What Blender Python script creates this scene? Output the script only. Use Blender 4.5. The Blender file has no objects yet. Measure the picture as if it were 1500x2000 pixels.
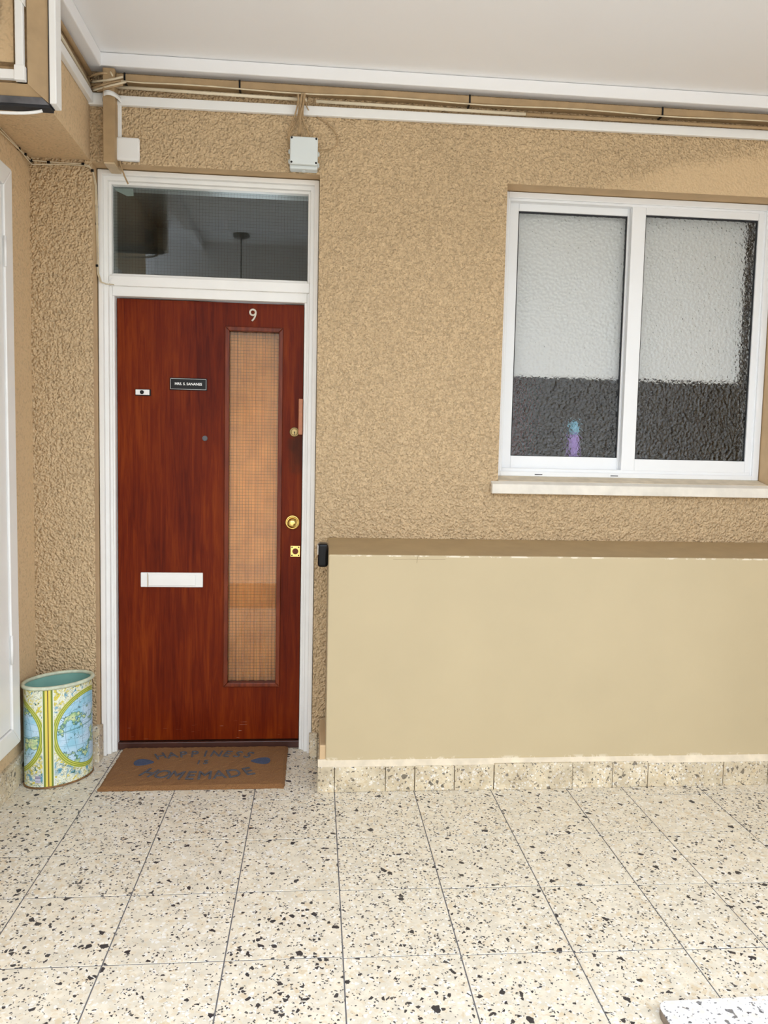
import bpy, bmesh, math, random
from mathutils import Vector, Matrix
random.seed(7)
sc = bpy.context.scene
COL = sc.collection

# ------------------------------------------------------------------ camera
F_PX, CX, CY = 1502.0, 750.0, 1000.0
CAM = Vector((0.0, -3.34, 1.37))
FW = Vector((618 - CX, 879 - CY, F_PX)).normalized()          # world +y seen in camera (x right, y down, z forward)
RT = Vector((0.99595169, 0.01457265, 0.08870101)); RT = (RT - FW * RT.dot(FW)).normalized()
DN = FW.cross(RT).normalized()                                # world -z
def ray(px, py):
    d = Vector(((px - CX) / F_PX, (py - CY) / F_PX, 1.0))
    return Vector((RT.dot(d), FW.dot(d), -DN.dot(d)))
def P(px, py, x=None, y=None, z=None):
    d = ray(px, py)
    t = (x - CAM.x) / d.x if x is not None else (y - CAM.y) / d.y if y is not None else (z - CAM.z) / d.z
    return CAM + d * t
cam_d = bpy.data.cameras.new('camera'); cam = bpy.data.objects.new('camera', cam_d); COL.objects.link(cam)
cam_d.sensor_fit = 'VERTICAL'; cam_d.sensor_height = 36.0; cam_d.lens = F_PX / 2000 * 36.0
cam_d.clip_start = 0.02
ax = Vector((RT.x, FW.x, -DN.x)); ay = Vector((RT.y, FW.y, -DN.y)); az = Vector((RT.z, FW.z, -DN.z))
m = Matrix((( ax.x, -ay.x, -az.x, CAM.x), (ax.y, -ay.y, -az.y, CAM.y), (ax.z, -ay.z, -az.z, CAM.z), (0, 0, 0, 1)))
cam.matrix_world = m
sc.camera = cam

# ------------------------------------------------------------------ light and exposure
w = bpy.data.worlds.new('overcast_sky'); sc.world = w; w.use_nodes = True
bg = w.node_tree.nodes['Background']
bg.inputs[0].default_value = (0.86, 0.945, 1.06, 1); bg.inputs[1].default_value = 1.0
sc.view_settings.view_transform = 'Standard'; sc.view_settings.look = 'None'
sc.view_settings.gamma = 1.0; sc.view_settings.use_curve_mapping = False
sc.view_settings.exposure = 1.92

# ------------------------------------------------------------------ helpers
def lin(r, g, b):
    f = lambda c: (c / 255 / 12.92) if c / 255 <= 0.04045 else ((c / 255 + 0.055) / 1.055) ** 2.4
    return (f(r), f(g), f(b), 1.0)

class MB:
    def __init__(self): self.v = []; self.f = []; self.mi = []; self.sm = []
    def add(self, vs, fs, mi=0, smooth=False):
        o = len(self.v); self.v += [tuple(p) for p in vs]
        for q in fs: self.f.append([i + o for i in q]); self.mi.append(mi); self.sm.append(smooth)
        return self
    def box(self, x0, x1, y0, y1, z0, z1, mi=0):
        x0, x1 = sorted((x0, x1)); y0, y1 = sorted((y0, y1)); z0, z1 = sorted((z0, z1))
        vs = [(x, y, z) for x in (x0, x1) for y in (y0, y1) for z in (z0, z1)]
        return self.add(vs, [(0, 1, 3, 2), (4, 6, 7, 5), (0, 4, 5, 1), (2, 3, 7, 6), (0, 2, 6, 4), (1, 5, 7, 3)], mi)
    def prism(self, poly, a, d, mi=0, smooth=False):
        """poly: 3D points of one end face; d: extrusion vector"""
        n = len(poly); A = [Vector(p) for p in poly]; d = Vector(d)
        vs = A + [p + d for p in A]
        fs = [tuple(range(n))[::-1], tuple(range(n, 2 * n))]
        self.add(vs, fs, mi)
        o = len(self.v) - 2 * n
        for i in range(n):
            j = (i + 1) % n
            self.f.append([o + i, o + j, o + n + j, o + n + i]); self.mi.append(mi); self.sm.append(smooth)
        return self
    def tube(self, pts, r, n=8, mi=0, closed=False):
        pts = [Vector(p) for p in pts]; rings = []
        prev = None
        for i, p in enumerate(pts):
            if closed: t = pts[(i + 1) % len(pts)] - pts[i - 1]
            else: t = pts[min(i + 1, len(pts) - 1)] - pts[max(i - 1, 0)]
            t.normalize()
            if prev is None:
                u = t.orthogonal().normalized()
            else:
                u = (prev - t * prev.dot(t)); u = u.normalized() if u.length > 1e-6 else t.orthogonal().normalized()
            prev = u; v = t.cross(u)
            rr = r[i] if isinstance(r, (list, tuple)) else r
            rings.append([p + (u * math.cos(2 * math.pi * k / n) + v * math.sin(2 * math.pi * k / n)) * rr for k in range(n)])
        vs = [q for R in rings for q in R]; fs = []
        m_ = len(rings)
        for i in range(m_ if closed else m_ - 1):
            a = i * n; b = ((i + 1) % m_) * n
            for k in range(n): fs.append((a + k, a + (k + 1) % n, b + (k + 1) % n, b + k))
        self.add(vs, fs, mi, True)
        if not closed:
            o = len(self.v) - len(vs)
            self.f.append([o + k for k in range(n)][::-1]); self.mi.append(mi); self.sm.append(False)
            self.f.append([o + (m_ - 1) * n + k for k in range(n)]); self.mi.append(mi); self.sm.append(False)
        return self
    def lathe(self, prof, c, axis='z', n=32, mi=0, smooth=True):
        """prof: (radius, height) list about an axis through c"""
        c = Vector(c); rings = []
        for r, h in prof:
            R = []
            for k in range(n):
                a = 2 * math.pi * k / n; p, q = r * math.cos(a), r * math.sin(a)
                R.append(c + (Vector((p, q, h)) if axis == 'z' else Vector((p, -h, q)) if axis == 'y' else Vector((h, p, q))))
            rings.append(R)
        vs = [q for R in rings for q in R]; fs = []
        for i in range(len(rings) - 1):
            for k in range(n): fs.append((i * n + k, i * n + (k + 1) % n, (i + 1) * n + (k + 1) % n, (i + 1) * n + k))
        self.add(vs, fs, mi, smooth)
        o = len(self.v) - len(vs)
        self.f.append([o + k for k in range(n)][::-1]); self.mi.append(mi); self.sm.append(False)
        self.f.append([o + (len(rings) - 1) * n + k for k in range(n)]); self.mi.append(mi); self.sm.append(False)
        return self
    def build(self, name, mats, parent=None, bevel=0.0, seg=2, fix=True):
        me = bpy.data.meshes.new(name); me.from_pydata(self.v, [], self.f)
        mats = mats if isinstance(mats, (list, tuple)) else [mats]
        for q in mats: me.materials.append(q)
        for p, i, s in zip(me.polygons, self.mi, self.sm): p.material_index = i; p.use_smooth = s
        if fix:
            bm = bmesh.new(); bm.from_mesh(me); bmesh.ops.recalc_face_normals(bm, faces=bm.faces); bm.to_mesh(me); bm.free()
        me.update()
        o = bpy.data.objects.new(name, me); COL.objects.link(o)
        if parent: o.parent = parent
        if bevel:
            b = o.modifiers.new('bevel', 'BEVEL'); b.width = bevel; b.segments = seg; b.limit_method = 'ANGLE'; b.angle_limit = 0.7
        return o

def tag(o, label=None, cat=None, group=None, kind=None):
    if label: o['label'] = label
    if cat: o['category'] = cat
    if group: o['group'] = group
    if kind: o['kind'] = kind
    return o
def empty(name, loc=(0, 0, 0)):
    o = bpy.data.objects.new(name, None); o.empty_display_size = 0.05; COL.objects.link(o); return o
def box(name, mat, x0, x1, y0, y1, z0, z1, parent=None, bevel=0.0, seg=2):
    return MB().box(x0, x1, y0, y1, z0, z1).build(name, mat, parent, bevel, seg)
def bez(a, b, c, d, n=12):
    a, b, c, d = map(Vector, (a, b, c, d)); out = []
    for i in range(n + 1):
        t = i / n; s = 1 - t
        out.append(a * s ** 3 + b * 3 * s * s * t + c * 3 * s * t * t + d * t ** 3)
    return out
def text_mesh(s, size, depth=0.0005, bold=0.0, bev=0.0):
    cu = bpy.data.curves.new('lettering', 'FONT'); cu.body = s; cu.size = size; cu.align_x = 'CENTER'; cu.align_y = 'CENTER'
    cu.extrude = depth; cu.offset = bold; cu.bevel_depth = bev; cu.bevel_resolution = 0; cu.resolution_u = 4
    t = bpy.data.objects.new('lettering', cu); COL.objects.link(t)
    bpy.context.view_layer.update()
    me = bpy.data.meshes.new_from_object(t.evaluated_get(bpy.context.evaluated_depsgraph_get()))
    bpy.data.objects.remove(t)
    return me

# ------------------------------------------------------------------ node helpers / materials
class NT:
    def __init__(self, name):
        self.mat = bpy.data.materials.new(name); self.mat.use_nodes = True
        self.t = self.mat.node_tree; self.N = self.t.nodes; self.L = self.t.links
        self.b = self.N['Principled BSDF']; self.out = self.N['Material Output']
    def n(self, typ, **kw):
        q = self.N.new(typ)
        for k, v in kw.items(): setattr(q, k, v)
        return q
    def put(self, sock, v):
        if isinstance(v, bpy.types.NodeSocket): self.L.new(v, sock)
        elif v is not None: sock.default_value = v
    def m(self, op, a, b=None, c=None, clamp=False):
        q = self.n('ShaderNodeMath', operation=op, use_clamp=clamp)
        self.put(q.inputs[0], a); self.put(q.inputs[1], b); self.put(q.inputs[2], c)
        return q.outputs[0]
    def pos(self): return self.n('ShaderNodeNewGeometry').outputs['Position']
    def sep(self, v):
        q = self.n('ShaderNodeSeparateXYZ'); self.put(q.inputs[0], v); return q.outputs
    def comb(self, x, y, z):
        q = self.n('ShaderNodeCombineXYZ')
        for i, v in enumerate((x, y, z)): self.put(q.inputs[i], v)
        return q.outputs[0]
    def vm(self, op, a, b=None):
        q = self.n('ShaderNodeVectorMath', operation=op); self.put(q.inputs[0], a)
        if op == 'SCALE': self.put(q.inputs['Scale'], b)
        else: self.put(q.inputs[1], b)
        return q.outputs[0]
    def noise(self, vec, scale, detail=4, rough=0.5, dist=0.0, out=0):
        q = self.n('ShaderNodeTexNoise'); self.put(q.inputs['Vector'], vec)
        q.inputs['Scale'].default_value = scale; q.inputs['Detail'].default_value = detail
        q.inputs['Roughness'].default_value = rough; q.inputs['Distortion'].default_value = dist
        return q.outputs[out]
    def vor(self, vec, scale, feature='F1', out='Distance', rnd=1.0):
        q = self.n('ShaderNodeTexVoronoi', feature=feature); self.put(q.inputs['Vector'], vec)
        q.inputs['Scale'].default_value = scale; q.inputs['Randomness'].default_value = rnd
        return q.outputs[out]
    def ramp(self, f, stops, interp='LINEAR'):
        q = self.n('ShaderNodeValToRGB'); q.color_ramp.interpolation = interp; self.put(q.inputs[0], f)
        e = q.color_ramp.elements
        while len(e) < len(stops): e.new(0.5)
        for x, (p, c) in zip(e, stops): x.position = p; x.color = c if len(c) == 4 else (*c, 1)
        return q.outputs[0]
    def step(self, f, lo, hi):
        q = self.n('ShaderNodeMapRange', clamp=True); self.put(q.inputs[0], f)
        self.put(q.inputs[1], lo); self.put(q.inputs[2], hi); return q.outputs[0]
    def mix(self, f, a, b, mode='MIX'):
        q = self.n('ShaderNodeMix', data_type='RGBA', blend_type=mode)
        self.put(q.inputs[0], f); self.put(q.inputs[6], a); self.put(q.inputs[7], b); return q.outputs[2]
    def bump(self, h, strength=1.0, dist=0.005, normal=None):
        q = self.n('ShaderNodeBump'); self.put(q.inputs['Height'], h)
        self.put(q.inputs['Strength'], strength); q.inputs['Distance'].default_value = dist
        if normal: self.L.new(normal, q.inputs['Normal'])
        return q.outputs[0]
    def fin(self, color=None, rough=None, normal=None, **kw):
        self.put(self.b.inputs['Base Color'], color); self.put(self.b.inputs['Roughness'], rough)
        if normal: self.L.new(normal, self.b.inputs['Normal'])
        for k, v in kw.items(): self.put(self.b.inputs[k.replace('_', ' ')], v)
        return self.mat

def flat(name, c, rough=0.5, var=0.04, scale=8.0, bumpd=0.0, bscale=200, **kw):
    t = NT(name); n_ = t.noise(t.pos(), scale, 3)
    col = t.mix(t.m('MULTIPLY', t.m('SUBTRACT', n_, 0.5), var * 4), c, (0, 0, 0, 1))
    lo = tuple(x * (1 - var * 2) for x in c[:3]) + (1,); hi = tuple(min(1, x * (1 + var * 2)) for x in c[:3]) + (1,)
    col = t.mix(t.step(n_, 0.3, 0.7), lo, hi)
    nm = t.bump(t.noise(t.pos(), bscale, 3), 0.5, bumpd) if bumpd else None
    return t.fin(col, rough, nm, **kw)

def stucco(name, c, amount=1.0):
    t = NT(name); p = t.pos()
    wq = t.n('ShaderNodeTexNoise'); t.put(wq.inputs['Vector'], p); wq.inputs['Scale'].default_value = 45; wq.inputs['Detail'].default_value = 3
    pw = t.vm('ADD', p, t.vm('SCALE', t.vm('SUBTRACT', wq.outputs['Color'], (0.5, 0.5, 0.5)), 0.014))
    dome = t.vor(pw, 118, 'SMOOTH_F1')                       # rounded splatter lumps
    a = t.m('SUBTRACT', 0.86, dome)
    b = t.noise(p, 40, 3, 0.55, 0.2)
    h = t.m('ADD', a, t.m('MULTIPLY', b, 0.9))
    big = t.noise(p, 1.3, 3)
    # trowelled-flat repair patch above the window
    x, y, z = t.sep(p)
    edge = t.m('MULTIPLY', t.m('SUBTRACT', t.noise(p, 6, 4), 0.5), 0.5)
    d1 = t.m('ADD', t.m('SUBTRACT', z, t.m('ADD', 2.55, t.m('MULTIPLY', t.m('SUBTRACT', x, 1.2), 0.22))), t.m('MULTIPLY', edge, 0.25))
    patch = t.m('MULTIPLY', t.m('MULTIPLY', t.step(d1, 0.03, -0.03), t.step(t.m('ADD', x, edge), 1.15, 1.5)), t.step(z, 2.4, 2.5))
    amt = t.m('MULTIPLY', amount, t.m('SUBTRACT', 1.0, t.m('MULTIPLY', patch, 0.65)))
    nm = t.bump(h, amt, 0.019)
    fine = t.bump(t.noise(p, 500, 2), 0.12, 0.001, nm)
    col = t.mix(t.step(big, 0.3, 0.7), tuple(q * 0.95 for q in c[:3]) + (1,), tuple(min(1, q * 1.04) for q in c[:3]) + (1,))
    col = t.mix(t.m('MULTIPLY', t.m('MULTIPLY', t.step(t.m('ADD', a, t.m('MULTIPLY', t.m('SUBTRACT', b, 0.5), 0.6)), 0.42, 0.16), t.m('SUBTRACT', 1.0, t.m('MULTIPLY', patch, 0.6))), 0.3), col, tuple(q * 0.45 for q in c[:3]) + (1,))   # pits coloured darker to paint in the shade between lumps
    return t.fin(col, 0.8, fine)

def terrazzo(name, base, chip_amt=1.0, dirt=0.0, rough=0.38):
    t = NT(name); p = t.pos(); rnd = t.n('ShaderNodeObjectInfo').outputs['Random']
    off = t.comb(t.m('MULTIPLY', rnd, 37.0), t.m('MULTIPLY', rnd, 91.0), t.m('MULTIPLY', rnd, 13.0))
    q = t.vm('ADD', p, off)
    wob = t.n('ShaderNodeTexNoise'); t.put(wob.inputs['Vector'], q); wob.inputs['Scale'].default_value = 60; wob.inputs['Detail'].default_value = 2
    q = t.vm('ADD', q, t.vm('SCALE', t.vm('SUBTRACT', wob.outputs['Color'], (0.5, 0.5, 0.5)), 0.010))
    n1 = t.noise(q, 25, 5, 0.6); n2 = t.noise(q, 6, 3)
    col = t.mix(t.step(n1, 0.35, 0.65), tuple(c * 0.86 for c in base[:3]) + (1,), tuple(min(1, c * 1.06) for c in base[:3]) + (1,))
    def chips(scale, keep, tmin, spread, channel):
        ed = t.vor(q, scale, 'DISTANCE_TO_EDGE'); cc = t.n('ShaderNodeSeparateColor'); t.put(cc.inputs[0], t.vor(q, scale, 'F1', 'Color'))
        r = cc.outputs[channel]; r2 = cc.outputs[(channel + 1) % 3]
        th = t.m('ADD', tmin, t.m('MULTIPLY', r2, spread))
        return t.m('MULTIPLY', t.step(ed, th, t.m('ADD', th, 0.03)), t.m('GREATER_THAN', r, keep)), r2
    k, r = chips(75, 0.55, 0.03, 0.20, 0)
    col = t.mix(t.m('MULTIPLY', k, 0.55), col, tuple(c * s for c, s in zip(base[:3], (0.90, 0.82, 0.70))) + (1,))
    k, r = chips(95, 0.72, 0.03, 0.22, 1)
    col = t.mix(t.m('MULTIPLY', k, 0.6), col, (0.86, 0.85, 0.82, 1))
    k, r = chips(48, 0.90, 0.06, 0.2, 2)
    col = t.mix(t.m('MULTIPLY', k, 0.5), col, lin(205, 180, 140))
    k, r = chips(150, 0.80, 0.04, 0.26, 2)
    col = t.mix(t.m('MULTIPLY', k, 0.9 * chip_amt), col, lin(52, 48, 52))
    k, r = chips(80, 0.80, 0.08, 0.34, 1)
    col = t.mix(t.m('MULTIPLY', k, 0.96 * chip_amt), col, lin(36, 33, 38))
    k, r = chips(46, 0.915, 0.10, 0.30, 0)
    col = t.mix(t.m('MULTIPLY', k, 0.97 * chip_amt), col, lin(34, 30, 36))
    if dirt:
        z = t.sep(p)[2]
        d = t.m('MULTIPLY', t.step(t.noise(p, 9, 5, 0.65), 0.42, 0.7), dirt)
        col = t.mix(d, col, lin(140, 122, 96))
    return t.fin(col, t.m('ADD', rough, t.m('MULTIPLY', n1, 0.2)), t.bump(n1, 0.15, 0.0006))

TAN = lin(213, 185, 146)
M = {}
M['stucco'] = stucco('tan stucco', TAN, 0.9)
M['stucco_soft'] = stucco('tan stucco, worn smoother', TAN, 0.22)
M['render'] = flat('smooth tan render', lin(200, 171, 132), 0.75, 0.03, 14, 0.0008, 90)
def ledge_mat():
    t = NT('cream tan gloss paint'); p = t.pos(); x, y, z = t.sep(p); c = lin(186, 169, 135)
    n_ = t.noise(p, 3, 3); col = t.mix(t.step(n_, 0.3, 0.7), tuple(q * 0.97 for q in c[:3]) + (1,), tuple(q * 1.03 for q in c[:3]) + (1,))
    chip = t.m('MULTIPLY', t.step(t.m('ABSOLUTE', t.m('SUBTRACT', z, 0.957)), 0.0045, 0.002), t.step(t.noise(t.vm('MULTIPLY', p, (0.5, 1, 1)), 28, 4, 0.7), 0.5, 0.56))
    chip = t.m('MAXIMUM', chip, t.m('MULTIPLY', t.step(z, 0.14, 0.125), t.step(t.noise(p, 20, 4, 0.7), 0.52, 0.58)))
    col = t.mix(t.m('MULTIPLY', chip, 0.75), col, lin(228, 218, 198))
    w_ = t.m('MULTIPLY', t.m('SUBTRACT', t.noise(p, 16, 3), 0.5), 0.02)
    crack = t.m('MULTIPLY', t.step(t.m('ABSOLUTE', t.m('ADD', t.m('SUBTRACT', x, 0.408), w_)), 0.0016, 0.0008), t.m('GREATER_THAN', z, 0.93))
    crack = t.m('MAXIMUM', crack, t.m('MULTIPLY', t.step(t.m('ABSOLUTE', t.m('ADD', t.m('SUBTRACT', z, 0.945), t.m('MULTIPLY', w_, 0.4))), 0.0009, 0.0004), t.m('MULTIPLY', t.m('GREATER_THAN', x, 0.31), t.m('LESS_THAN', x, 0.52))))
    col = t.mix(t.m('MULTIPLY', crack, 0.6), col, lin(110, 92, 66))
    return t.fin(col, 0.42, t.bump(t.noise(p, 30, 3), 0.4, 0.0006))
M['ledge'] = ledge_mat()
M['ledge_top'] = flat('tan paint of ledge top', lin(168, 144, 106), 0.5, 0.03, 12, 0.0005, 50)
M['fillet'] = flat('off white mortar fillet', lin(214, 200, 176), 0.7, 0.06, 20, 0.002, 40)
M['brownpaint'] = flat('brown painted timber', lin(170, 143, 106), 0.6, 0.05, 18, 0.0006, 120)
M['ceiling'] = flat('white ceiling paint', lin(244, 244, 245), 0.6, 0.004, 2)
M['white'] = flat('white gloss paint', lin(238, 237, 234), 0.3, 0.012, 9, 0.0006, 45)
M['upvc'] = flat('white plastic', lin(236, 236, 234), 0.35, 0.01, 6)
M['alu'] = flat('white powder coated aluminium', lin(236, 238, 240), 0.3, 0.006, 5)
M['boxgrey'] = flat('pale grey plastic', lin(215, 222, 222), 0.45, 0.01, 5)
M['cream'] = flat('cream plastic', lin(226, 214, 188), 0.4, 0.02, 10)
M['cream_dull'] = flat('dull cream paint', lin(204, 182, 148), 0.5, 0.04, 20)
M['cable'] = flat('painted cable', lin(172, 145, 108), 0.6, 0.1, 30)
M['wire'] = flat('pale cable sheath', lin(214, 200, 172), 0.5, 0.06, 30)
M['black'] = flat('black plastic', lin(10, 10, 13), 0.3, 0.02, 10, Specular_IOR_Level=0.25)
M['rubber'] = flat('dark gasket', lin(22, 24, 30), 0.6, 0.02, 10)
M['darkmetal'] = flat('dark grey metal', lin(86, 86, 90), 0.5, 0.2, 20)
M['chrome'] = flat('nickel', lin(200, 200, 196), 0.28, 0.03, 30, Metallic=1.0)
M['brass'] = flat('polished brass', lin(226, 196, 120), 0.16, 0.05, 40, Metallic=1.0)
M['oldbrass'] = flat('dull brass', lin(172, 150, 104), 0.42, 0.08, 60, Metallic=0.8)
M['letterwhite'] = flat('white lettering', lin(240, 240, 238), 0.5, 0.0)
M['numwhite'] = flat('aged off white numeral', lin(212, 204, 190), 0.45, 0.06, 80)
M['threshold'] = flat('dark stained threshold', lin(66, 34, 24), 0.45, 0.1, 20)
M['grout'] = flat('grey grout', lin(104, 102, 104), 0.9, 0.06, 30)
M['copper'] = flat('copper brown case', lin(178, 112, 76), 0.35, 0.06, 60)
M['inner'] = flat('dim interior paint', lin(168, 164, 156), 0.8, 0.03, 4)
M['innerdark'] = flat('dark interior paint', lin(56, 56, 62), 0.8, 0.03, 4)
M['innerfloor'] = flat('interior floor', lin(96, 84, 72), 0.7, 0.05, 4)
M['blind'] = flat('white blind fabric', lin(248, 249, 248), 0.8, 0.004, 4)
M['maroon'] = flat('maroon cloth', lin(96, 30, 44), 0.8, 0.08, 8)
M['navy'] = flat('blue grey cloth', lin(70, 80, 100), 0.8, 0.08, 8)
M['amber'] = flat('amber curtain fabric', lin(244, 168, 88), 0.8, 0.08, 10, 0.001, 300)
M['purple'] = flat('lilac plastic', lin(176, 140, 226), 0.3, 0.04, 20)
M['cyan'] = flat('pale blue plastic', lin(120, 190, 220), 0.3, 0.04, 20)
M['grille'] = flat('glass wire', lin(92, 70, 46), 0.5, 0.02, 10)
M['matback'] = flat('mat print', lin(82, 80, 84), 0.95, 0.15, 180)
M['matblue'] = flat('blue grey mat print', lin(66, 76, 100), 0.95, 0.15, 180)
M['terrazzo'] = terrazzo('cream terrazzo', lin(224, 214, 194))
M['terrazzo_skirt'] = terrazzo('worn terrazzo skirting', lin(214, 200, 172), 0.8, 0.55, 0.5)
M['terrazzo_step'] = terrazzo('pale terrazzo step', lin(232, 230, 228), 0.8)
M['facade'] = flat('pale facade render', lin(196, 186, 170), 0.9, 0.08, 0.6)
M['teal'] = flat('teal enamel', lin(134, 180, 166), 0.4, 0.04, 12)
M['rim'] = flat('pale green enamel rim', lin(200, 206, 182), 0.42, 0.1, 35)
M['rust'] = flat('rusty rim', lin(126, 92, 52), 0.6, 0.2, 50)

def wood():
    t = NT('red brown varnished veneer'); p = t.pos()
    s = t.vm('MULTIPLY', p, (1.0, 1.0, 0.06))
    g = t.noise(s, 60, 6, 0.62, 0.8); b = t.noise(t.vm('MULTIPLY', p, (1, 1, 0.35)), 5, 4, 0.55)
    f = t.m('ADD', t.m('MULTIPLY', g, 0.55), t.m('MULTIPLY', b, 0.45))
    col = t.ramp(f, [(0.34, lin(78, 17, 2)), (0.5, lin(104, 32, 4)), (0.64, lin(126, 50, 8))])
    x, y, z = t.sep(p)
    # hand-worn dark patch round the lock, scratches along the foot of the door
    dx = t.m('DIVIDE', t.m('ADD', x, 0.085), 0.05); dz = t.m('DIVIDE', t.m('SUBTRACT', z, 1.36), 0.10)
    r = t.m('ADD', t.m('MULTIPLY', dx, dx), t.m('MULTIPLY', dz, dz))
    r = t.m('ADD', r, t.m('MULTIPLY', t.m('SUBTRACT', t.noise(p, 18, 4), 0.5), 1.6))
    col = t.mix(t.m('MULTIPLY', t.step(r, 1.2, 0.1), 0.72), col, lin(48, 26, 12))
    sc_ = t.m('MULTIPLY', t.step(t.noise(t.vm('MULTIPLY', p, (14, 1, 160)), 1.0, 3), 0.66, 0.70), t.m('MULTIPLY', t.step(z, 0.15, 0.05), t.step(t.noise(p, 9, 2), 0.5, 0.6)))
    col = t.mix(t.m('MULTIPLY', sc_, 0.7), col, lin(190, 150, 130))
    return t.fin(col, 0.4, t.bump(g, 0.12, 0.0006), Coat_Weight=0.03, Coat_Roughness=0.2, Specular_IOR_Level=0.1)
M['wood'] = wood()
def beadwood():
    t = NT('red brown glazing bead'); p = t.pos(); g = t.noise(t.vm('MULTIPLY', p, (1, 1, 0.1)), 80, 4)
    return t.fin(t.ramp(g, [(0.3, lin(84, 28, 8)), (0.7, lin(122, 50, 18))]), 0.4, Coat_Weight=0.1, Coat_Roughness=0.25, Specular_IOR_Level=0.25)
M['bead'] = beadwood()

def clear_glass(name, ior=1.55, tint=(0.93, 0.97, 0.95, 1)):
    t = NT(name); tr = t.n('ShaderNodeBsdfTransparent'); tr.inputs[0].default_value = tint
    gl = t.n('ShaderNodeBsdfGlossy'); gl.inputs['Roughness'].default_value = 0.015
    fr = t.n('ShaderNodeFresnel'); fr.inputs[0].default_value = ior
    mx = t.n('ShaderNodeMixShader'); t.L.new(fr.outputs[0], mx.inputs[0]); t.L.new(tr.outputs[0], mx.inputs[1]); t.L.new(gl.outputs[0], mx.inputs[2])
    t.L.new(mx.outputs[0], t.out.inputs[0]); return t.mat
M['glass'] = clear_glass('wired glass', 1.58)
M['doorglass'] = clear_glass('clear wired glass', 1.48, (0.98, 0.97, 0.95, 1))
def hammered():
    t = NT('hammered obscure glass'); p = t.pos()
    q = t.vm('ADD', p, t.vm('SCALE', t.n('ShaderNodeTexNoise').outputs['Color'], 0.0))
    a = t.vor(p, 85, 'SMOOTH_F1'); n_ = t.noise(p, 60, 3, 0.55, 0.5)
    h = t.m('ADD', a, t.m('MULTIPLY', n_, 0.9))
    g = t.n('ShaderNodeBsdfGlass'); g.inputs['Roughness'].default_value = 0.02; g.inputs['IOR'].default_value = 1.5; g.inputs['Color'].default_value = (0.995, 1.0, 0.998, 1)
    t.L.new(t.bump(h, 0.8, 0.0055), g.inputs['Normal'])
    t.L.new(g.outputs[0], t.out.inputs[0]); return t.mat
M['hammered'] = hammered()
def coir():
    t = NT('brown coir'); p = t.pos(); a = t.noise(p, 420, 3, 0.7); b = t.noise(p, 14, 3)
    col = t.mix(t.step(a, 0.3, 0.7), lin(112, 74, 40), lin(188, 136, 84)); col = t.mix(t.m('MULTIPLY', t.step(b, 0.4, 0.7), 0.25), col, lin(150, 100, 60))
    return t.fin(col, 0.95, t.bump(a, 1.0, 0.006))
M['coir'] = coir()

# ------------------------------------------------------------------ structure
XL = -1.18            # left wall
OX0, OX1, OZ = -0.93, -0.002, 2.522     # door opening
WX0, WX1, WZ0, WZ1 = 0.80, 2.06, 1.235, 2.526   # window opening
CEIL = 2.93; XR = 3.6; WT = 0.22
fl = box('floor', M['grout'], -1.45, XR, -4.2, 2.6, -0.10, -0.0015); tag(fl, 'cream terrazzo tiled gallery floor with dark chips', 'floor', kind='structure')
xs = [-1.18, -0.863, -0.545, -0.226, 0.092, 0.414, 0.730, 1.047, 1.283, 1.612, 1.93, 2.25]
offs = [-0.42, -0.42, -0.39, -0.40, -0.403, -0.405, -0.41, -0.41, -0.415, -0.42, -0.42]
tid = 0
tile_mesh = {}
def tile_obj(x0, x1, y0, y1):
    g = 0.0018; dx, dy = x1 - x0 - 2 * g, y1 - y0 - 2 * g
    key = (round(dx, 3), round(dy, 3))
    if key not in tile_mesh:
        me = bpy.data.meshes.new('tile'); bm = bmesh.new()
        c = 0.0008
        vs = [bm.verts.new((sx * (dx / 2 - k), sy * (dy / 2 - k), z)) for z, k in ((-0.02, 0), (-c, 0), (0, c)) for sx, sy in ((-1, -1), (1, -1), (1, 1), (-1, 1))]
        for a in (0, 4):
            for i in range(4): bm.faces.new((vs[a + i], vs[a + (i + 1) % 4], vs[a + 4 + (i + 1) % 4], vs[a + 4 + i]))
        bm.faces.new(vs[8:12]); bm.to_mesh(me); bm.free(); me.materials.append(M['terrazzo']); tile_mesh[key] = me
    o = bpy.data.objects.new('tile', tile_mesh[key]); COL.objects.link(o); o.parent = fl
    o.location = ((x0 + x1) / 2, (y0 + y1) / 2, random.uniform(-0.0004, 0.0005)); return o
for i in range(len(xs) - 1):
    rows = [offs[i] + 0.318, offs[i], offs[i] - 0.308]
    if i < 2: rows[2] = offs[i] - 0.366
    nxt = -1.03 - 0.006 * max(0, i - 3)
    rows += [nxt - 0.322 * k for k in range(0, 7)]
    rows = [offs[i] + 0.636] + rows
    for a, b in zip(rows[:-1], rows[1:]):
        tile_obj(xs[i], xs[i + 1], b, a)

def wall_with_holes(mb, x0, x1, z0, z1, y0, y1, holes, reveal_mi=1):
    gx = sorted({x0, x1, *[h[0] for h in holes], *[h[1] for h in holes]}); gz = sorted({z0, z1, *[h[2] for h in holes], *[h[3] for h in holes]})
    for a, b in zip(gx[:-1], gx[1:]):
        for c, d in zip(gz[:-1], gz[1:]):
            if any(h[0] <= a and b <= h[1] and h[2] <= c and d <= h[3] for h in holes): continue
            mb.add([(a, y0, c), (b, y0, c), (b, y0, d), (a, y0, d)], [(0, 1, 2, 3)], 0)
            mb.add([(a, y1, c), (b, y1, c), (b, y1, d), (a, y1, d)], [(3, 2, 1, 0)], 1)
    for hx0, hx1, hz0, hz1 in holes:
        r = [(hx0, hz0), (hx1, hz0), (hx1, hz1), (hx0, hz1)]
        for i in range(4):
            (a, c), (b, d) = r[i], r[(i + 1) % 4]
            mb.add([(a, y0, c), (a, y1, c), (b, y1, d), (b, y0, d)], [(0, 1, 2, 3)], reveal_mi)
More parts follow.
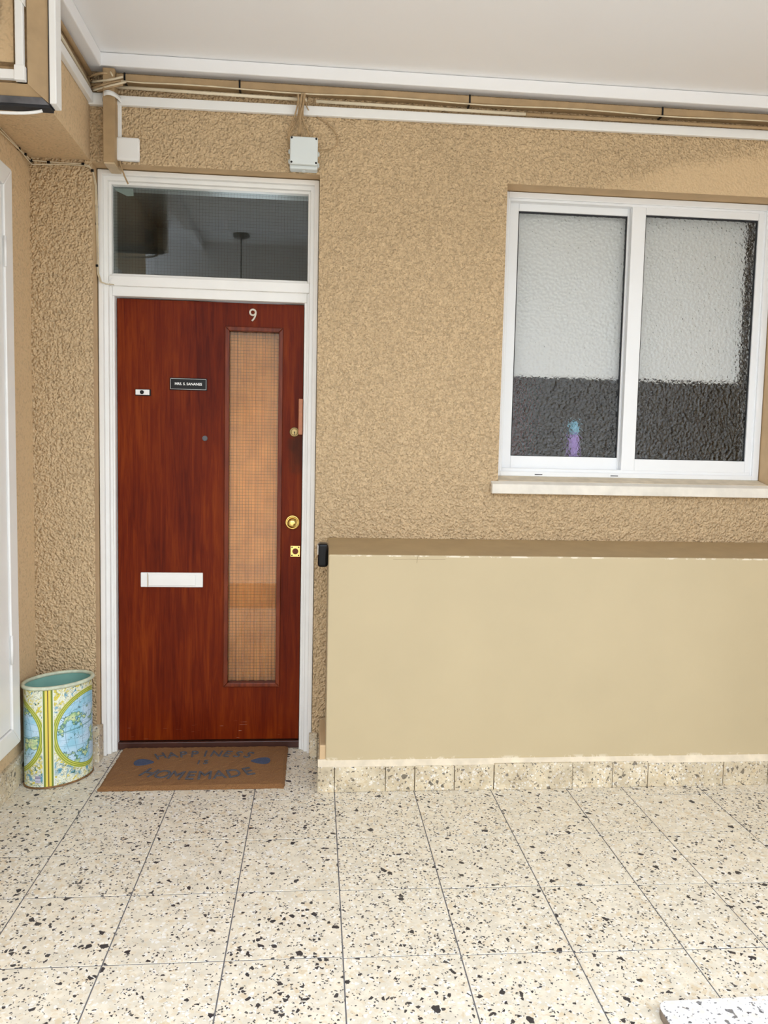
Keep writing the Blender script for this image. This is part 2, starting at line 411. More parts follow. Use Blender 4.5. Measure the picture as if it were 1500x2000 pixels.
mb = MB()
wall_with_holes(mb, XL - 0.2, XR, -0.05, CEIL, 0.0, WT, [(OX0, OX1, -0.05, OZ), (WX0, WX1, WZ0, WZ1)])
wb = mb.build('wall_back', [M['stucco'], M['render']], fix=False); tag(wb, 'rough tan stucco wall with the red-brown door and window', 'wall', kind='structure')
o = box('wall_left', M['stucco_soft'], XL - 0.2, XL, -1.9, 0.0, -0.05, CEIL); tag(o, 'smoother tan stucco side wall holding the white cupboard door', 'wall', kind='structure')
# smooth rendered corner strips beside the door opening
BX, BZ = -0.938, 2.53
o = box('wall_beam', M['stucco_soft'], XL, BX, -0.80, 0.0, BZ, CEIL); tag(o, 'tan boxed beam under the ceiling in the corner', 'beam', kind='structure')
o = box('ceiling', M['ceiling'], XL - 0.2, XR, -2.6, WT, CEIL, CEIL + 0.15); tag(o, 'plain white ceiling', 'ceiling', kind='structure')
o = box('wall_downstand', M['ceiling'], XL - 0.2, XR, -2.75, -2.5, 2.66, CEIL + 0.1); tag(o, 'white downstand beam along the open gallery edge', 'beam', kind='structure')
o = box('trim_1', M['ceiling'], BX, XR, -0.062, 0.0, 2.878, CEIL - 0.001, bevel=0.004); tag(o, 'white batten between ceiling and stucco wall', 'trim', kind='structure')
o = box('trim_2', M['ceiling'], BX, BX + 0.062, -2.5, -0.062, 2.872, CEIL - 0.001, bevel=0.004); tag(o, 'white batten between ceiling and boxed beam', 'trim', kind='structure')

o = box('wall_opposite', M['facade'], -14, 16, -11.5, -11.0, -6, 3.6); tag(o, 'plain pale facade across the courtyard, seen only mirrored', 'wall', kind='structure')
o = box('wall_right', M['stucco_soft'], 2.75, 2.95, -1.9, 0.0, -0.05, CEIL); tag(o, 'unseen tan stucco return wall added to darken the gallery end', 'wall', kind='structure')  # out-of-view wall, added to dim the right end of the ledge
# low boxed ledge under the window
LX = 0.054; LY = -0.325
mb = MB()
mb.prism([(LX, 0, 0), (LX, LY, 0), (LX, LY, 0.961), (LX, 0, 0.992)], None, (2.75 - LX, 0, 0))
for i, f in enumerate(mb.f): pass
lo = mb.build('wall_ledge', [M['ledge'], M['ledge_top']], bevel=0.006, seg=3); tag(lo, 'smooth cream-tan boxed low wall with sloping top below window', 'low wall', kind='structure')
for p in lo.data.polygons:
    if p.normal.z > 0.5: p.material_index = 1
# mortar fillet and terrazzo skirting along the ledge
sk = empty('baseboard_ledge'); tag(sk, 'worn terrazzo skirting tiles along foot of the boxed low wall', 'skirting', kind='structure')
mb = MB(); mb.prism([(LX - 0.03, LY + 0.01, 0.10), (LX - 0.03, LY - 0.017, 0.102), (LX - 0.03, LY - 0.014, 0.108), (LX - 0.03, LY + 0.002, 0.128), (LX - 0.03, LY + 0.01, 0.128)], None, (2.75 - LX, 0, 0))
mb.build('mortar_fillet', M['fillet'], sk)
js = [0.022, 0.091, 0.297, 0.416, 0.579, 0.742, 1.071, 1.243, 1.395, 1.723, 1.92, 2.24, 2.56]
for i, (a, b) in enumerate(zip(js[:-1], js[1:])):
    h = 0.104 + (0.006 if 5 <= i <= 7 else 0) - (0.002 if i > 7 else 0) + random.uniform(-0.001, 0.001)
    pr = -0.343 - (0.005 if i in (5,) else 0) - random.uniform(0, 0.002)
    box('tile', M['terrazzo_skirt'], a + 0.0012, b - 0.0012, pr, LY + 0.004, 0.0, h, sk, 0.0025)
# return of the skirting on the ledge's end
box('tile', M['terrazzo_skirt'], 0.024, LX + 0.004, -0.340, -0.012, 0.0, 0.105, sk, 0.0025)
o = box('fillet_patch', M['render'], 0.030, LX + 0.003, -0.318, -0.02, 0.105, 0.185, sk, 0.004)

# other skirtings
bb = empty('baseboard_left'); tag(bb, 'terrazzo skirting along foot of the tan side wall', 'skirting', kind='structure')
for a, b in ((-0.30, -0.001), (-0.62, -0.30), (-0.94, -0.62), (-1.26, -0.94)):
    box('tile', M['terrazzo_skirt'], XL - 0.004, XL + 0.013, a + 0.001, b - 0.001, 0.0, 0.118, bb, 0.002)
bb = empty('baseboard_back'); tag(bb, 'stained terrazzo skirting at foot of stucco beside the door', 'skirting', kind='structure')
box('tile', M['terrazzo_skirt'], XL + 0.014, -1.0, -0.014, 0.004, 0.0, 0.150, bb, 0.002)
box('tile', M['terrazzo_skirt'], -0.999, OX0 + 0.012, -0.016, 0.004, 0.0, 0.165, bb, 0.003)
box('tile', M['terrazzo_skirt'], OX0 - 0.004, OX0 + 0.014, -0.012, 0.055, 0.0, 0.15, bb, 0.003)
box('tile', M['terrazzo_skirt'], OX1 - 0.012, 0.022, -0.014, 0.004, 0.0, 0.12, bb, 0.003)

# ------------------------------------------------------------------ interior behind the openings
def room(name, x0, x1, y0, y1, z1, mat, label, hole=None):
    mb = MB()
    q = lambda a: mb.add(a, [(0, 1, 2, 3)])
    wall_with_holes(mb, x0, x1, 0, z1, y1, y1 + 0.1, [hole] if hole else [], 0)
    q([(x0, y0, 0), (x0, y1, 0), (x0, y1, z1), (x0, y0, z1)])
    q([(x1, y0, 0), (x1, y1, 0), (x1, y1, z1), (x1, y0, z1)])
    q([(x0, y0, z1), (x1, y0, z1), (x1, y1, z1), (x0, y1, z1)])
    mb.mi = [0] * len(mb.mi)
    o = mb.build(name, mat, fix=False); tag(o, label, 'wall', kind='structure'); return o
room('wall_hall', -1.15, 0.22, WT, 2.4, 2.92, M['inner'], 'dim hallway walls behind the red-brown door', (-0.75, -0.25, 1.2, 1.9))  # the hole is an unseen opening, added to let sky light brighten the hall
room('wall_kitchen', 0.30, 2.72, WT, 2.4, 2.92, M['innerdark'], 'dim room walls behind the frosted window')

# ------------------------------------------------------------------ door frame with transom
W = M['white']
df = empty('door_frame'); tag(df, 'white painted stepped door frame with wired glass transom light', 'door frame', kind='structure')
FX0, FX1, FZ1 = OX0 + 0.004, OX1 - 0.002, OZ - 0.004
LFX0, LFX1, LFZ0, LFZ1 = -0.869, -0.064, 0.040, 2.006   # leaf
def stepped(poly_fn, name):
    mb = MB()
    for args in poly_fn: mb.box(*args)
    return mb.build(name, W, df, 0.003)
# outer moulded layer, middle layer, inner stop layer
layers = [(0.020, 0.058, 0.2), (0.036, 0.080, 0.2), (0.046, 0.100, 0.2)]
for side in (0, 1):
    parts = []
    for wd, y0, y1 in layers:
        if side == 0: parts.append((FX0, FX0 + wd, y0, y1, 0.0, FZ1))
        else: parts.append((FX1 - wd, FX1, y0, y1, 0.0, FZ1))
    # door rebate below the rail
    if side == 0: parts.append((FX0, LFX0 - 0.003, 0.108, 0.2, 0.0, 2.07))
    else: parts.append((LFX1 + 0.003, FX1, 0.108, 0.2, 0.0, 2.07))
    stepped(parts, 'jamb')
stepped([(FX0 + wd - 0.02, FX1 - wd + 0.02, y0 + 0.0006, y1, FZ1 - wd, FZ1) for wd, y0, y1 in layers], 'head')
stepped([(FX0 + 0.0362, FX1 - 0.0362, 0.0865, 0.19, 2.05, 2.092), (FX0 + 0.0462, FX1 - 0.0462, 0.1015, 0.195, 2.010, 2.104)], 'transom_rail')
gx0, gx1, gz0, gz1 = FX0 + 0.044, FX1 - 0.048, 2.102, 2.470
pane = box('transom_pane', M['glass'], gx0, gx1, 0.128, 0.133, gz0 - 0.004, gz1 + 0.004, df)
mb = MB()
k = gx0 + 0.013
while k < gx1: mb.box(k - 0.0002, k + 0.0002, 0.1300, 0.1304, gz0, gz1); k += 0.0135
k = gz0 + 0.010
while k < gz1: mb.box(gx0, gx1, 0.1300, 0.1304, k - 0.0002, k + 0.0002); k += 0.0135
g = mb.build('wire_mesh', M['grille'], pane); g['kind'] = 'stuff'
# a scrap of masking tape in the pane's corner
mb = MB(); mb.add([(gx0 + 0.004, 0.1272, gz1 - 0.006), (gx0 + 0.02, 0.1272, gz1 - 0.018), (gx0 + 0.06, 0.1272, gz1 - 0.036), (gx0 + 0.088, 0.1272, gz1 - 0.034), (gx0 + 0.086, 0.1272, gz1 - 0.004)], [(0, 1, 2, 3, 4)])
mb.build('tape_scrap', flat('dull tape', lin(120, 134, 128), 0.6), pane)
th = box('threshold', M['threshold'], FX0 + 0.02, FX1 - 0.02, 0.128, 0.22, 0.0, 0.034, df, 0.004)

# ------------------------------------------------------------------ door leaf
DY = 0.140
door = empty('door_1'); tag(door, 'red-brown varnished door numbered nine with narrow wired glass strip', 'door', kind='structure')
G0, G1, H0, H1 = -0.390, -0.170, 0.303, 1.886
mb = MB(); wall_with_holes(mb, LFX0, LFX1, LFZ0, LFZ1, DY, DY + 0.044, [(G0, G1, H0, H1)], 0)
mb.mi = [0] * len(mb.mi)
leaf = mb.build('leaf', M['wood'], door, fix=False)
mb = MB()
b = 0.017
def bead_piece(name, pts): return MB().prism(pts, None, (0, 0.028, 0)).build(name, M['bead'], door, 0.003)
a0, a1, c0, c1 = G0 - b, G1 + b, H0 - b, H1 + b
y_ = DY - 0.009
i0, i1, j0, j1 = G0 + 0.002, G1 - 0.002, H0 + 0.002, H1 - 0.002
bead_piece('glazing_bead', [(a0, y_, c0), (i0, y_, j0), (i0, y_, j1), (a0, y_, c1)])
bead_piece('glazing_bead', [(a1, y_, c0), (a1, y_, c1), (i1, y_, j1), (i1, y_, j0)])
bead_piece('glazing_bead', [(a0, y_, c1), (i0, y_, j1), (i1, y_, j1), (a1, y_, c1)])
bead_piece('glazing_bead', [(a0, y_, c0), (a1, y_, c0), (i1, y_, j0), (i0, y_, j0)])
gp = box('glass_pane', M['doorglass'], G0, G1, DY + 0.016, DY + 0.021, H0, H1, door)
mb = MB(); k = G0 + 0.007
while k < G1: mb.box(k - 0.00036, k + 0.00036, DY + 0.018, DY + 0.019, H0, H1); k += 0.0137
k = H0 + 0.007
while k < H1: mb.box(G0, G1, DY + 0.018, DY + 0.019, k - 0.00036, k + 0.00036); k += 0.0137
g = mb.build('wire_mesh', M['grille'], gp); g['kind'] = 'stuff'
# letter plate
lp = box('letter_plate', W, -0.772, -0.499, DY - 0.007, DY, 0.744, 0.810, door, 0.003)
box('flap', W, -0.738, -0.530, DY - 0.011, DY - 0.006, 0.751, 0.801, lp, 0.003)
box('spring_bar', M['oldbrass'], -0.7415, -0.7395, DY - 0.0095, DY - 0.006, 0.746, 0.808, lp)
# numeral
me = None
nz = 1.956; nx = -0.287
ring = [(nx + 0.0125 * math.cos(a), DY - 0.0035, nz + 0.011 + 0.0125 * math.sin(a)) for a in [2 * math.pi * k / 24 for k in range(24)]]
mb = MB(); mb.tube(ring, 0.0042, 8, closed=True)
mb.tube(bez((nx + 0.0127, DY - 0.0035, nz + 0.012), (nx + 0.0125, DY - 0.0035, nz - 0.004), (nx + 0.006, DY - 0.0035, nz - 0.018), (nx - 0.004, DY - 0.0035, nz - 0.026)), 0.0042, 8)
tag(mb.build('numeral', M['numwhite'], door), 'off-white metal numeral nine')
# name plate
npx0, npx1, npz0, npz1 = -0.645, -0.484, 1.620, 1.673
npl = box('name_plate', M['black'], npx0, npx1, DY - 0.005, DY, npz0, npz1, door, 0.001)
mb = MB(); e = 0.0035; t_ = 0.0010; yy = DY - 0.0056
for q in ((npx0 + e, npx1 - e, npz0 + e, npz0 + e + t_), (npx0 + e, npx1 - e, npz1 - e - t_, npz1 - e), (npx0 + e, npx0 + e + t_, npz0 + e, npz1 - e), (npx1 - e - t_, npx1 - e, npz0 + e, npz1 - e)):
    mb.box(q[0], q[1], yy, DY - 0.004, q[2], q[3])
mb.build('silver_border', M['chrome'], npl)
me = text_mesh('MRS. S. SANANES', 0.0155, 0.0003, 0.0004); me.materials.append(M['letterwhite'])
o = bpy.data.objects.new('lettering', me); COL.objects.link(o); o.parent = npl; o.rotation_euler = (math.pi / 2, 0, 0)
o.location = ((npx0 + npx1) / 2, DY - 0.0055, (npz0 + npz1) / 2)
# bell push
bp = box('bell_push', M['chrome'], -0.790, -0.731, DY - 0.012, DY, 1.594, 1.617, door, 0.0015)
bp.data.materials[0] = M['upvc']
box('backing', M['black'], -0.792, -0.7265, DY - 0.006, DY, 1.591, 1.619, bp, 0.001)
MB().lathe([(0.0085, 0), (0.0085, 0.003), (0.006, 0.0045)], (-0.7625, DY - 0.011, 1.6055), 'y', 20).build('button', M['black'], bp)
# door viewer
MB().lathe([(0.012, 0), (0.0115, 0.003), (0.008, 0.004), (0.0075, 0.002)], (-0.493, DY, 1.411), 'y', 24).build('door_viewer', M['darkmetal'], door)
# rim cylinder
cy = MB().lathe([(0.0215, 0), (0.0215, 0.004), (0.019, 0.007), (0.0165, 0.007), (0.016, 0.005), (0.0135, 0.005), (0.0135, 0.008), (0.0125, 0.009)], (-0.099, DY, 1.448), 'y', 32).build('cylinder_lock', M['oldbrass'], door)
MB().lathe([(0.003, 0), (0.003, 0.0004)], (-0.099, DY - 0.009, 1.4475), 'y', 12).box(-0.1003, -0.0977, DY - 0.0094, DY - 0.0088, 1.436, 1.447).build('keyhole', M['black'], cy)
# knob
kb = MB().lathe([(0.0335, 0), (0.0335, 0.003), (0.031, 0.007), (0.027, 0.009), (0.025, 0.0075), (0.0225, 0.008)], (-0.103, DY, 1.043), 'y', 40).build('door_knob', M['brass'], door)
MB().lathe([(0.012, 0.006), (0.011, 0.018), (0.014, 0.028), (0.0195, 0.036), (0.021, 0.044), (0.0195, 0.051), (0.014, 0.056), (0.006, 0.058)], (-0.103, DY, 1.043), 'y', 32).build('knob_head', M['brass'], kb)
# blanking plate with screws
bl = box('lock_plate', M['oldbrass'], -0.110, -0.067, DY - 0.003, DY, 0.886, 0.936, door, 0.0008)
bl.data.materials[0] = M['brass']
MB().lathe([(0.0135, 0), (0.0135, 0.0012)], (-0.0885, DY - 0.0025, 0.911), 'y', 24).build('plug', M['bead'], bl)
for sx in (-0.1035, -0.0735):
    for sz in (0.8925, 0.9295): MB().lathe([(0.0032, 0), (0.0032, 0.001)], (sx, DY - 0.003, sz), 'y', 10).build('screw', M['rubber'], bl)
# doorpost case on the right jamb
o = box('mezuzah_case', M['copper'], -0.0812, -0.0625, 0.098, 0.116, 1.436, 1.594, None, 0.003)
tag(o, 'slim copper-brown case fixed upright inside the white door jamb', 'mezuzah')

# amber curtain behind the door glass
mb = MB(); n = 60; vs = []; fs = []
for i in range(n + 1):
    x = -0.46 + 0.36 * i / n; y = DY + 0.040 + 0.006 * math.sin(i * 0.9) + 0.003 * math.sin(i * 2.3)
    vs += [(x, y, 0.2), (x, y, 1.95), ]
for i in range(n): fs.append((2 * i, 2 * i + 2, 2 * i + 3, 2 * i + 1))
mb.add(vs, fs, 0, True)
cu = mb.build('door_curtain', M['amber'], None, fix=False); s_ = cu.modifiers.new('solid', 'SOLIDIFY'); s_.thickness = 0.002
tag(cu, 'amber curtain hanging behind the wired glass of the door', 'curtain')

# ------------------------------------------------------------------ window
A = M['alu']
win = empty('window_1'); tag(win, 'white aluminium sliding window with two hammered glass panes', 'window', kind='structure')
def frame_part(name, x0, x1, z0, z1, y0, y1, l, r, t, bt, parent, mat=A, bevel=0.0025):
    mb = MB(); mb.box(x0, x0 + l, y0, y1, z0, z1); mb.box(x1 - r, x1, y0, y1, z0, z1)
    mb.box(x0 + l, x1 - r, y0, y1, z1 - t, z1); mb.box(x0 + l, x1 - r, y0, y1, z0, z0 + bt)
    return mb.build(name, mat, parent, bevel)
ox0, ox1, oz0, oz1 = 0.803, 2.056, 1.272, 2.523
frame_part('outer_frame', ox0, ox1, oz0, oz1, 0.085, 0.175, 0.026, 0.03, 0.026, 0.022, win)
frame_part('outer_lip', ox0 + 0.012, ox1 - 0.012, oz0 + 0.012, oz1 - 0.012, 0.095, 0.17, 0.024, 0.024, 0.024, 0.024, win)
def sash(x0, x1, z0, z1, y0, l, r, t, bt):
    s = frame_part('sash', x0, x1, z0, z1, y0, y0 + 0.026, l, r, t, bt, win)
    frame_part('gasket', x0 + l - 0.006, x1 - r + 0.006, z0 + bt - 0.006, z1 - t + 0.006, y0 + 0.008, y0 + 0.018, 0.011, 0.011, 0.013, 0.008, s, M['rubber'], 0)
    box('pane', M['hammered'], x0 + l - 0.003, x1 - r + 0.003, y0 + 0.011, y0 + 0.016, z0 + bt - 0.003, z1 - t + 0.003, s)
    return s
sash(0.840, 1.440, 1.300, 2.496, 0.128, 0.046, 0.05, 0.040, 0.064)
sash(1.398, 2.040, 1.296, 2.505, 0.098, 0.064, 0.046, 0.048, 0.064)
for xx in (0.99, 1.345): box('drain_slot', M['darkmetal'], xx, xx + 0.035, 0.0838, 0.086, 1.279, 1.283, win)
# sill
mb = MB(); mb.prism([(0.768, -0.034, 1.197), (0.768, 0.0, 1.197), (0.768, 0.0, 1.252), (0.768, -0.034, 1.239)], None, (1.6, 0, 0))
mb.prism([(0.802, -0.001, 1.236), (0.802, 0.20, 1.236), (0.802, 0.20, 1.272), (0.802, 0.088, 1.272), (0.802, -0.001, 1.2525)], None, (1.255, 0, 0), 1)
si = mb.build('sill', [flat('off white sill paint', lin(228, 222, 210), 0.55, 0.05, 14, 0.001, 60), M['fillet']], win, 0.003)
# blind, bottle and cloths behind the glass
bn = empty('window_blind'); tag(bn, 'white blind lowered over upper half of the sliding window', 'blind')
box('fabric', M['blind'], 0.835, 1.985, 0.1785, 0.1805, 1.742, 2.52, bn)
box('bottom_bar', M['upvc'], 0.835, 1.985, 0.1765, 0.1825, 1.728, 1.742, bn, 0.002)
bt = empty('spray_bottle'); tag(bt, 'lilac bottle with pale blue top behind left hammered pane', 'bottle')
MB().lathe([(0.024, 0), (0.026, 0.004), (0.026, 0.15), (0.022, 0.165), (0.014, 0.172)], (1.212, 0.225, 1.300 + 0.0), 'z', 24).build('body', M['purple'], bt)
MB().lathe([(0.014, 0.172), (0.022, 0.176), (0.023, 0.182), (0.023, 0.222), (0.016, 0.232)], (1.212, 0.225, 1.300), 'z', 24).build('cap', M['cyan'], bt)
o = box('inner_sill', M['upvc'], 0.79, 2.07, 0.178, 0.30, 1.276, 1.299); tag(o, 'white inner window board behind the frosted panes', 'window board', kind='structure')
def drape(name, mat, x0, x1, y, z0, z1, label):
    mb = MB(); vs = []; fs = []; n = 40
    for i in range(n + 1):
        x = x0 + (x1 - x0) * i / n; yy = y + 0.012 * math.sin(i * 0.8)
        vs += [(x, yy, z0), (x, yy, z1)]
    for i in range(n): fs.append((2 * i, 2 * i + 2, 2 * i + 3, 2 * i + 1))
    mb.add(vs, fs, 0, True); o = mb.build(name, mat, None, fix=False)
    s_ = o.modifiers.new('solid', 'SOLIDIFY'); s_.thickness = 0.003
    return tag(o, label, 'curtain')
drape('dark_curtain', M['maroon'], 0.62, 1.08, 0.62, 0.02, 2.3, 'dim maroon cloth seen low through left hammered pane')

# ------------------------------------------------------------------ cupboard door on the left wall
d2 = empty('door_2'); tag(d2, 'white painted cupboard door on the tan side wall', 'door', kind='structure')
yA, yB, zA, zB = -1.10, -0.275, 0.200, 2.385
mb = MB(); fw = 0.075; xo = XL + 0.036
mb.prism([(XL, yB, zA), (XL, yA, zA), (XL, yA + fw, zA + fw), (XL, yB - fw, zA + fw)], None, (0.036, 0, 0))
mb.prism([(XL, yB, zB), (XL, yB - fw, zB - fw), (XL, yA + fw, zB - fw), (XL, yA, zB)], None, (0.036, 0, 0))
mb.prism([(XL, yB, zA), (XL, yB - fw, zA + fw), (XL, yB - fw, zB - fw), (XL, yB, zB)], None, (0.036, 0, 0))
mb.prism([(XL, yA, zA), (XL, yA, zB), (XL, yA + fw, zB - fw), (XL, yA + fw, zA + fw)], None, (0.036, 0, 0))
mb.build('frame', W, d2, 0.004)
box('leaf', W, XL, XL + 0.028, yA + fw + 0.003, yB - fw - 0.003, zA + fw + 0.003, zB - fw - 0.003, d2, 0.003)
for zc in (2.07, 0.585):
    h = MB().tube([(XL + 0.036, yB - fw, zc - 0.055), (XL + 0.036, yB - fw, zc + 0.055)], 0.0055, 10).build('hinge', W, d2)

# ------------------------------------------------------------------ wall services
# brown boxed batten under the ceiling with black straps
bt_ = empty('timber_batten'); tag(bt_, 'tan painted timber batten under the ceiling along stucco wall', 'batten')
box('batten', M['brownpaint'], -0.822, 2.74, -0.046, -0.004, 2.829, 2.858, bt_, 0.003)
for px in (243, 468, 918, 1295):
    x = P(px, 150 + (px - 243) * 0.06, y=-0.05).x
    MB().box(x - 0.0035, x + 0.0035, -0.0495, -0.001, 2.822, 2.8615).build('strap', M['black'], bt_, 0.001)
def line_tag(name, pts, r, mat, label, cat, n=8, group=None, parent=None):
    o = MB().tube(pts, r, n).build(name, mat, parent)
    if parent is None: tag(o, label, cat, group)
    return o
line_tag('conduit', [(-0.845, -0.030, 2.812), (-0.06, -0.030, 2.807)], 0.0065, M['cream'], 'short cream conduit run ending above the screwed junction box', 'conduit', 10)
line_tag('conduit', [(-0.022, -0.030, 2.804), (0.86, -0.030, 2.804)], 0.0065, M['cream'], 'cream conduit run starting right of the cable bunch', 'conduit', 10)
line_tag('conduit', [(0.862, -0.030, 2.804), (2.73, -0.030, 2.810)], 0.0065, M['brownpaint'], 'tan painted conduit above the sliding window', 'conduit', 10)
pts = [(-0.90, -0.045, 2.80), (-0.80, -0.053, 2.826)]
for i in range(25):
    x = -0.72 + i * 0.14; pts.append((x, -0.0535, 2.8235 + 0.0035 * math.sin(i * 1.1)))
line_tag('cable', pts, 0.0028, M['wire'], 'thin pale cable sagging along the timber batten', 'cable', 6)
# flat white trunking
tk = empty('white_trunking'); tag(tk, 'long flat white trunking along top of stucco wall', 'trunking')
mb = MB(); mb.prism([(-0.832, -0.001, 2.747), (-0.832, -0.02, 2.747), (-0.832, -0.02, 2.785), (-0.832, -0.001, 2.785)], None, (3.57, 0, 0.024)); mb.build('lid', M['upvc'], tk, 0.003)
box('drop', M['upvc'], -0.829, -0.810, -0.014, -0.001, 2.61, 2.752, tk, 0.003)
t2 = empty('white_trunking'); tag(t2, 'white trunking along side of the boxed beam into corner', 'trunking')
mb = MB(); mb.prism([(BX, -0.80, 2.757), (BX + 0.02, -0.80, 2.757), (BX + 0.02, -0.80, 2.797), (BX, -0.80, 2.797)], None, (0, 0.80, -0.008)); mb.build('lid', M['upvc'], t2, 0.003)
box('corner_piece', M['upvc'], BX, -0.876, -0.022, -0.001, 2.742, 2.790, t2, 0.003)
# bridging strap over the brown duct
mb = MB(); pts = []
for i in range(13):
    a = math.pi * i / 12; pts.append((-0.846 - 0.038 * math.cos(a), -0.006 - 0.068 * math.sin(a), 2.764 + 0.006 * math.sin(a)))
vs = []
for p in pts: vs += [(p[0], p[1], p[2] - 0.009), (p[0], p[1], p[2] + 0.009)]
o = MB().add(vs, [(2 * i, 2 * i + 2, 2 * i + 3, 2 * i + 1) for i in range(12)], 0, True).build('bridge_band', M['upvc'], tk, fix=False)
s_ = o.modifiers.new('solid', 'SOLIDIFY'); s_.thickness = 0.003
# brown vertical duct
du = empty('tan_duct'); tag(du, 'tan square duct running down to the door frame corner', 'duct')
box('casing', M['brownpaint'], -0.870, -0.824, -0.062, -0.001, 2.506, 2.87, du, 0.002)
box('shoe', M['cream_dull'], -0.868, -0.826, -0.060, 0.057, 2.500, 2.5205, du, 0.002)
line_tag('cable', bez((-0.818, -0.02, 2.55), (-0.816, -0.03, 2.52), (-0.812, 0.02, 2.49), (-0.80, 0.054, 2.462)), 0.0035, M['cable'], 'short tan cable beside foot of the square duct', 'cable')
# junction boxes
j1 = empty('junction_box'); tag(j1, 'plain white square junction box beside the tan duct', 'junction box')
box('cover', M['upvc'], -0.828, -0.735, -0.032, -0.012, 2.527, 2.619, j1, 0.008, 3)
box('base', M['upvc'], -0.824, -0.739, -0.013, 0.0, 2.531, 2.615, j1, 0.004)
j2 = empty('junction_box'); tag(j2, 'pale grey junction box with four corner screws above door', 'junction box')
box('base', M['boxgrey'], -0.127, -0.012, -0.045, 0.0, 2.525, 2.642, j2, 0.006)
box('cover', M['boxgrey'], -0.126, -0.012, -0.064, -0.043, 2.537, 2.648, j2, 0.006, 3)
for sx in (-0.119, -0.019):
    for sz in (2.545, 2.641): MB().lathe([(0.0042, 0), (0.0042, 0.0012)], (sx, -0.064, sz), 'y', 12).build('screw', M['black'], j2)
for gx, gz, d in ((-0.127, 2.60, -1), (-0.127, 2.56, -1), (-0.012, 2.595, 1), (-0.012, 2.55, 1)):
    MB().lathe([(0.011, 0), (0.009, 0.004 * d), (0.006, 0.007 * d)], (gx, -0.022, gz), 'x', 14).build('gland', M['boxgrey'], j2)
MB().lathe([(0.010, 0), (0.008, -0.004)], (-0.07, -0.022, 2.525), 'z', 14).build('gland', M['boxgrey'], j2)
# cable bunch from batten to junction box
V = lambda px, py, y: tuple(P(px, py, y=y))
def cab(pix, y0, r, label):
    pts = [Vector(V(a, b, y0 if len(q_) == 0 else q_[0])) for a, b, *q_ in pix]
    out = []
    for i in range(len(pts) - 1):
        p0 = pts[max(i - 1, 0)]; p1 = pts[i]; p2 = pts[i + 1]; p3 = pts[min(i + 2, len(pts) - 1)]
        for k in range(6):
            t = k / 6; out.append(0.5 * ((2 * p1) + (p2 - p0) * t + (2 * p0 - 5 * p1 + 4 * p2 - p3) * t * t + (-p0 + 3 * p1 - 3 * p2 + p3) * t ** 3))
    out.append(pts[-1])
    o = MB().tube(out, r, 7).build('cable', M['cable']); tag(o, label, 'cable', 'cables from the batten to the screwed box'); return o
cl = 'tan cable of bunch dropping from batten into top of screwed junction box'
cab([(590, 183, -.055), (588, 196, -.06), (586, 220, -.05), (584, 264, -.03)], -.03, .0045, cl)
cab([(594, 183, -.055), (593, 200, -.062), (587, 225, -.052), (588, 264, -.03)], -.03, .0038, cl)
cab([(583, 184, -.055), (582, 200, -.06), (576, 225, -.03), (565, 255, -.02), (563, 280, -.02), (567, 300, -.02)], -.03, .0032, 'tan cable bowing out sideways into flank of screwed junction box')
cab([(581, 185, -.052), (584, 205, -.06), (581, 230, -.03), (572, 250, -.02), (566, 262, -.02), (567, 292, -.02)], -.03, .003, 'tan cable bowing out sideways into flank of screwed junction box')
cab([(596, 184, -.054), (592, 205, -.06), (592, 235, -.035), (600, 252, -.03), (605, 266, -.028)], -.03, .0035, cl)
cab([(592, 184, -.05), (590, 215, -.058), (586, 240, -.035), (582, 264, -.03)], -.03, .003, cl)
o = cab([(594, 190, -.058), (600, 210, -.03), (610, 222, -.008), (640, 242, -.006), (658, 265, -.006), (658, 282, -.006), (645, 292, -.01), (622, 293, -.022)], -.01, .0022, 'thin tan wire looping right of the screwed junction box')
o['category'] = 'cable'; del o['group']
# bunch in the corner
grp = 'cables crossing the top of the square duct'
for i, (a, b, c, d) in enumerate([((178, 160), (200, 158), (220, 156), (240, 150)), ((176, 165), (198, 168), (220, 160), (236, 158)), ((182, 176), (205, 170), (222, 166), (246, 160)),
                                  ((190, 178), (205, 176), (220, 168), (240, 166)), ((170, 150), (185, 146), (205, 138), (214, 146)), ((212, 136), (216, 140), (219, 146), (221, 152)), ((180, 172), (192, 168), (206, 164), (222, 160))]):
    q = [V(*a, -.03), V(*b, -.072), V(*c, -.070), V(*d, -.052)]
    o = MB().tube(bez(*q), 0.0036 if i % 2 else 0.0046, 7).build('cable', M['wire'] if i in (0, 2, 5) else M['cable']); tag(o, ('pale' if i in (0, 2, 5) else 'tan painted') + ' cable crossing top of the square duct in corner', 'cable', grp)
# cables along the beam
for i, (xx, zz, r, mt) in enumerate(((BX + 0.012, 2.812, 0.0065, 'cream'), (BX + 0.010, 2.826, 0.0035, 'cable'), (BX + 0.016, 2.848, 0.010, 'brownpaint'))):
    o = MB().tube([(xx, -0.78, zz), (xx, -0.4, zz + 0.003), (xx, -0.03, zz - 0.01 * (i < 2))], r, 8).build(('conduit', 'cable', 'pipe')[i], M[mt])
    tag(o, ('cream conduit along side of the boxed beam', 'thin tan cable along side of the boxed beam', 'tan painted pipe under batten of the boxed beam')[i], ('conduit', 'cable', 'pipe')[i])
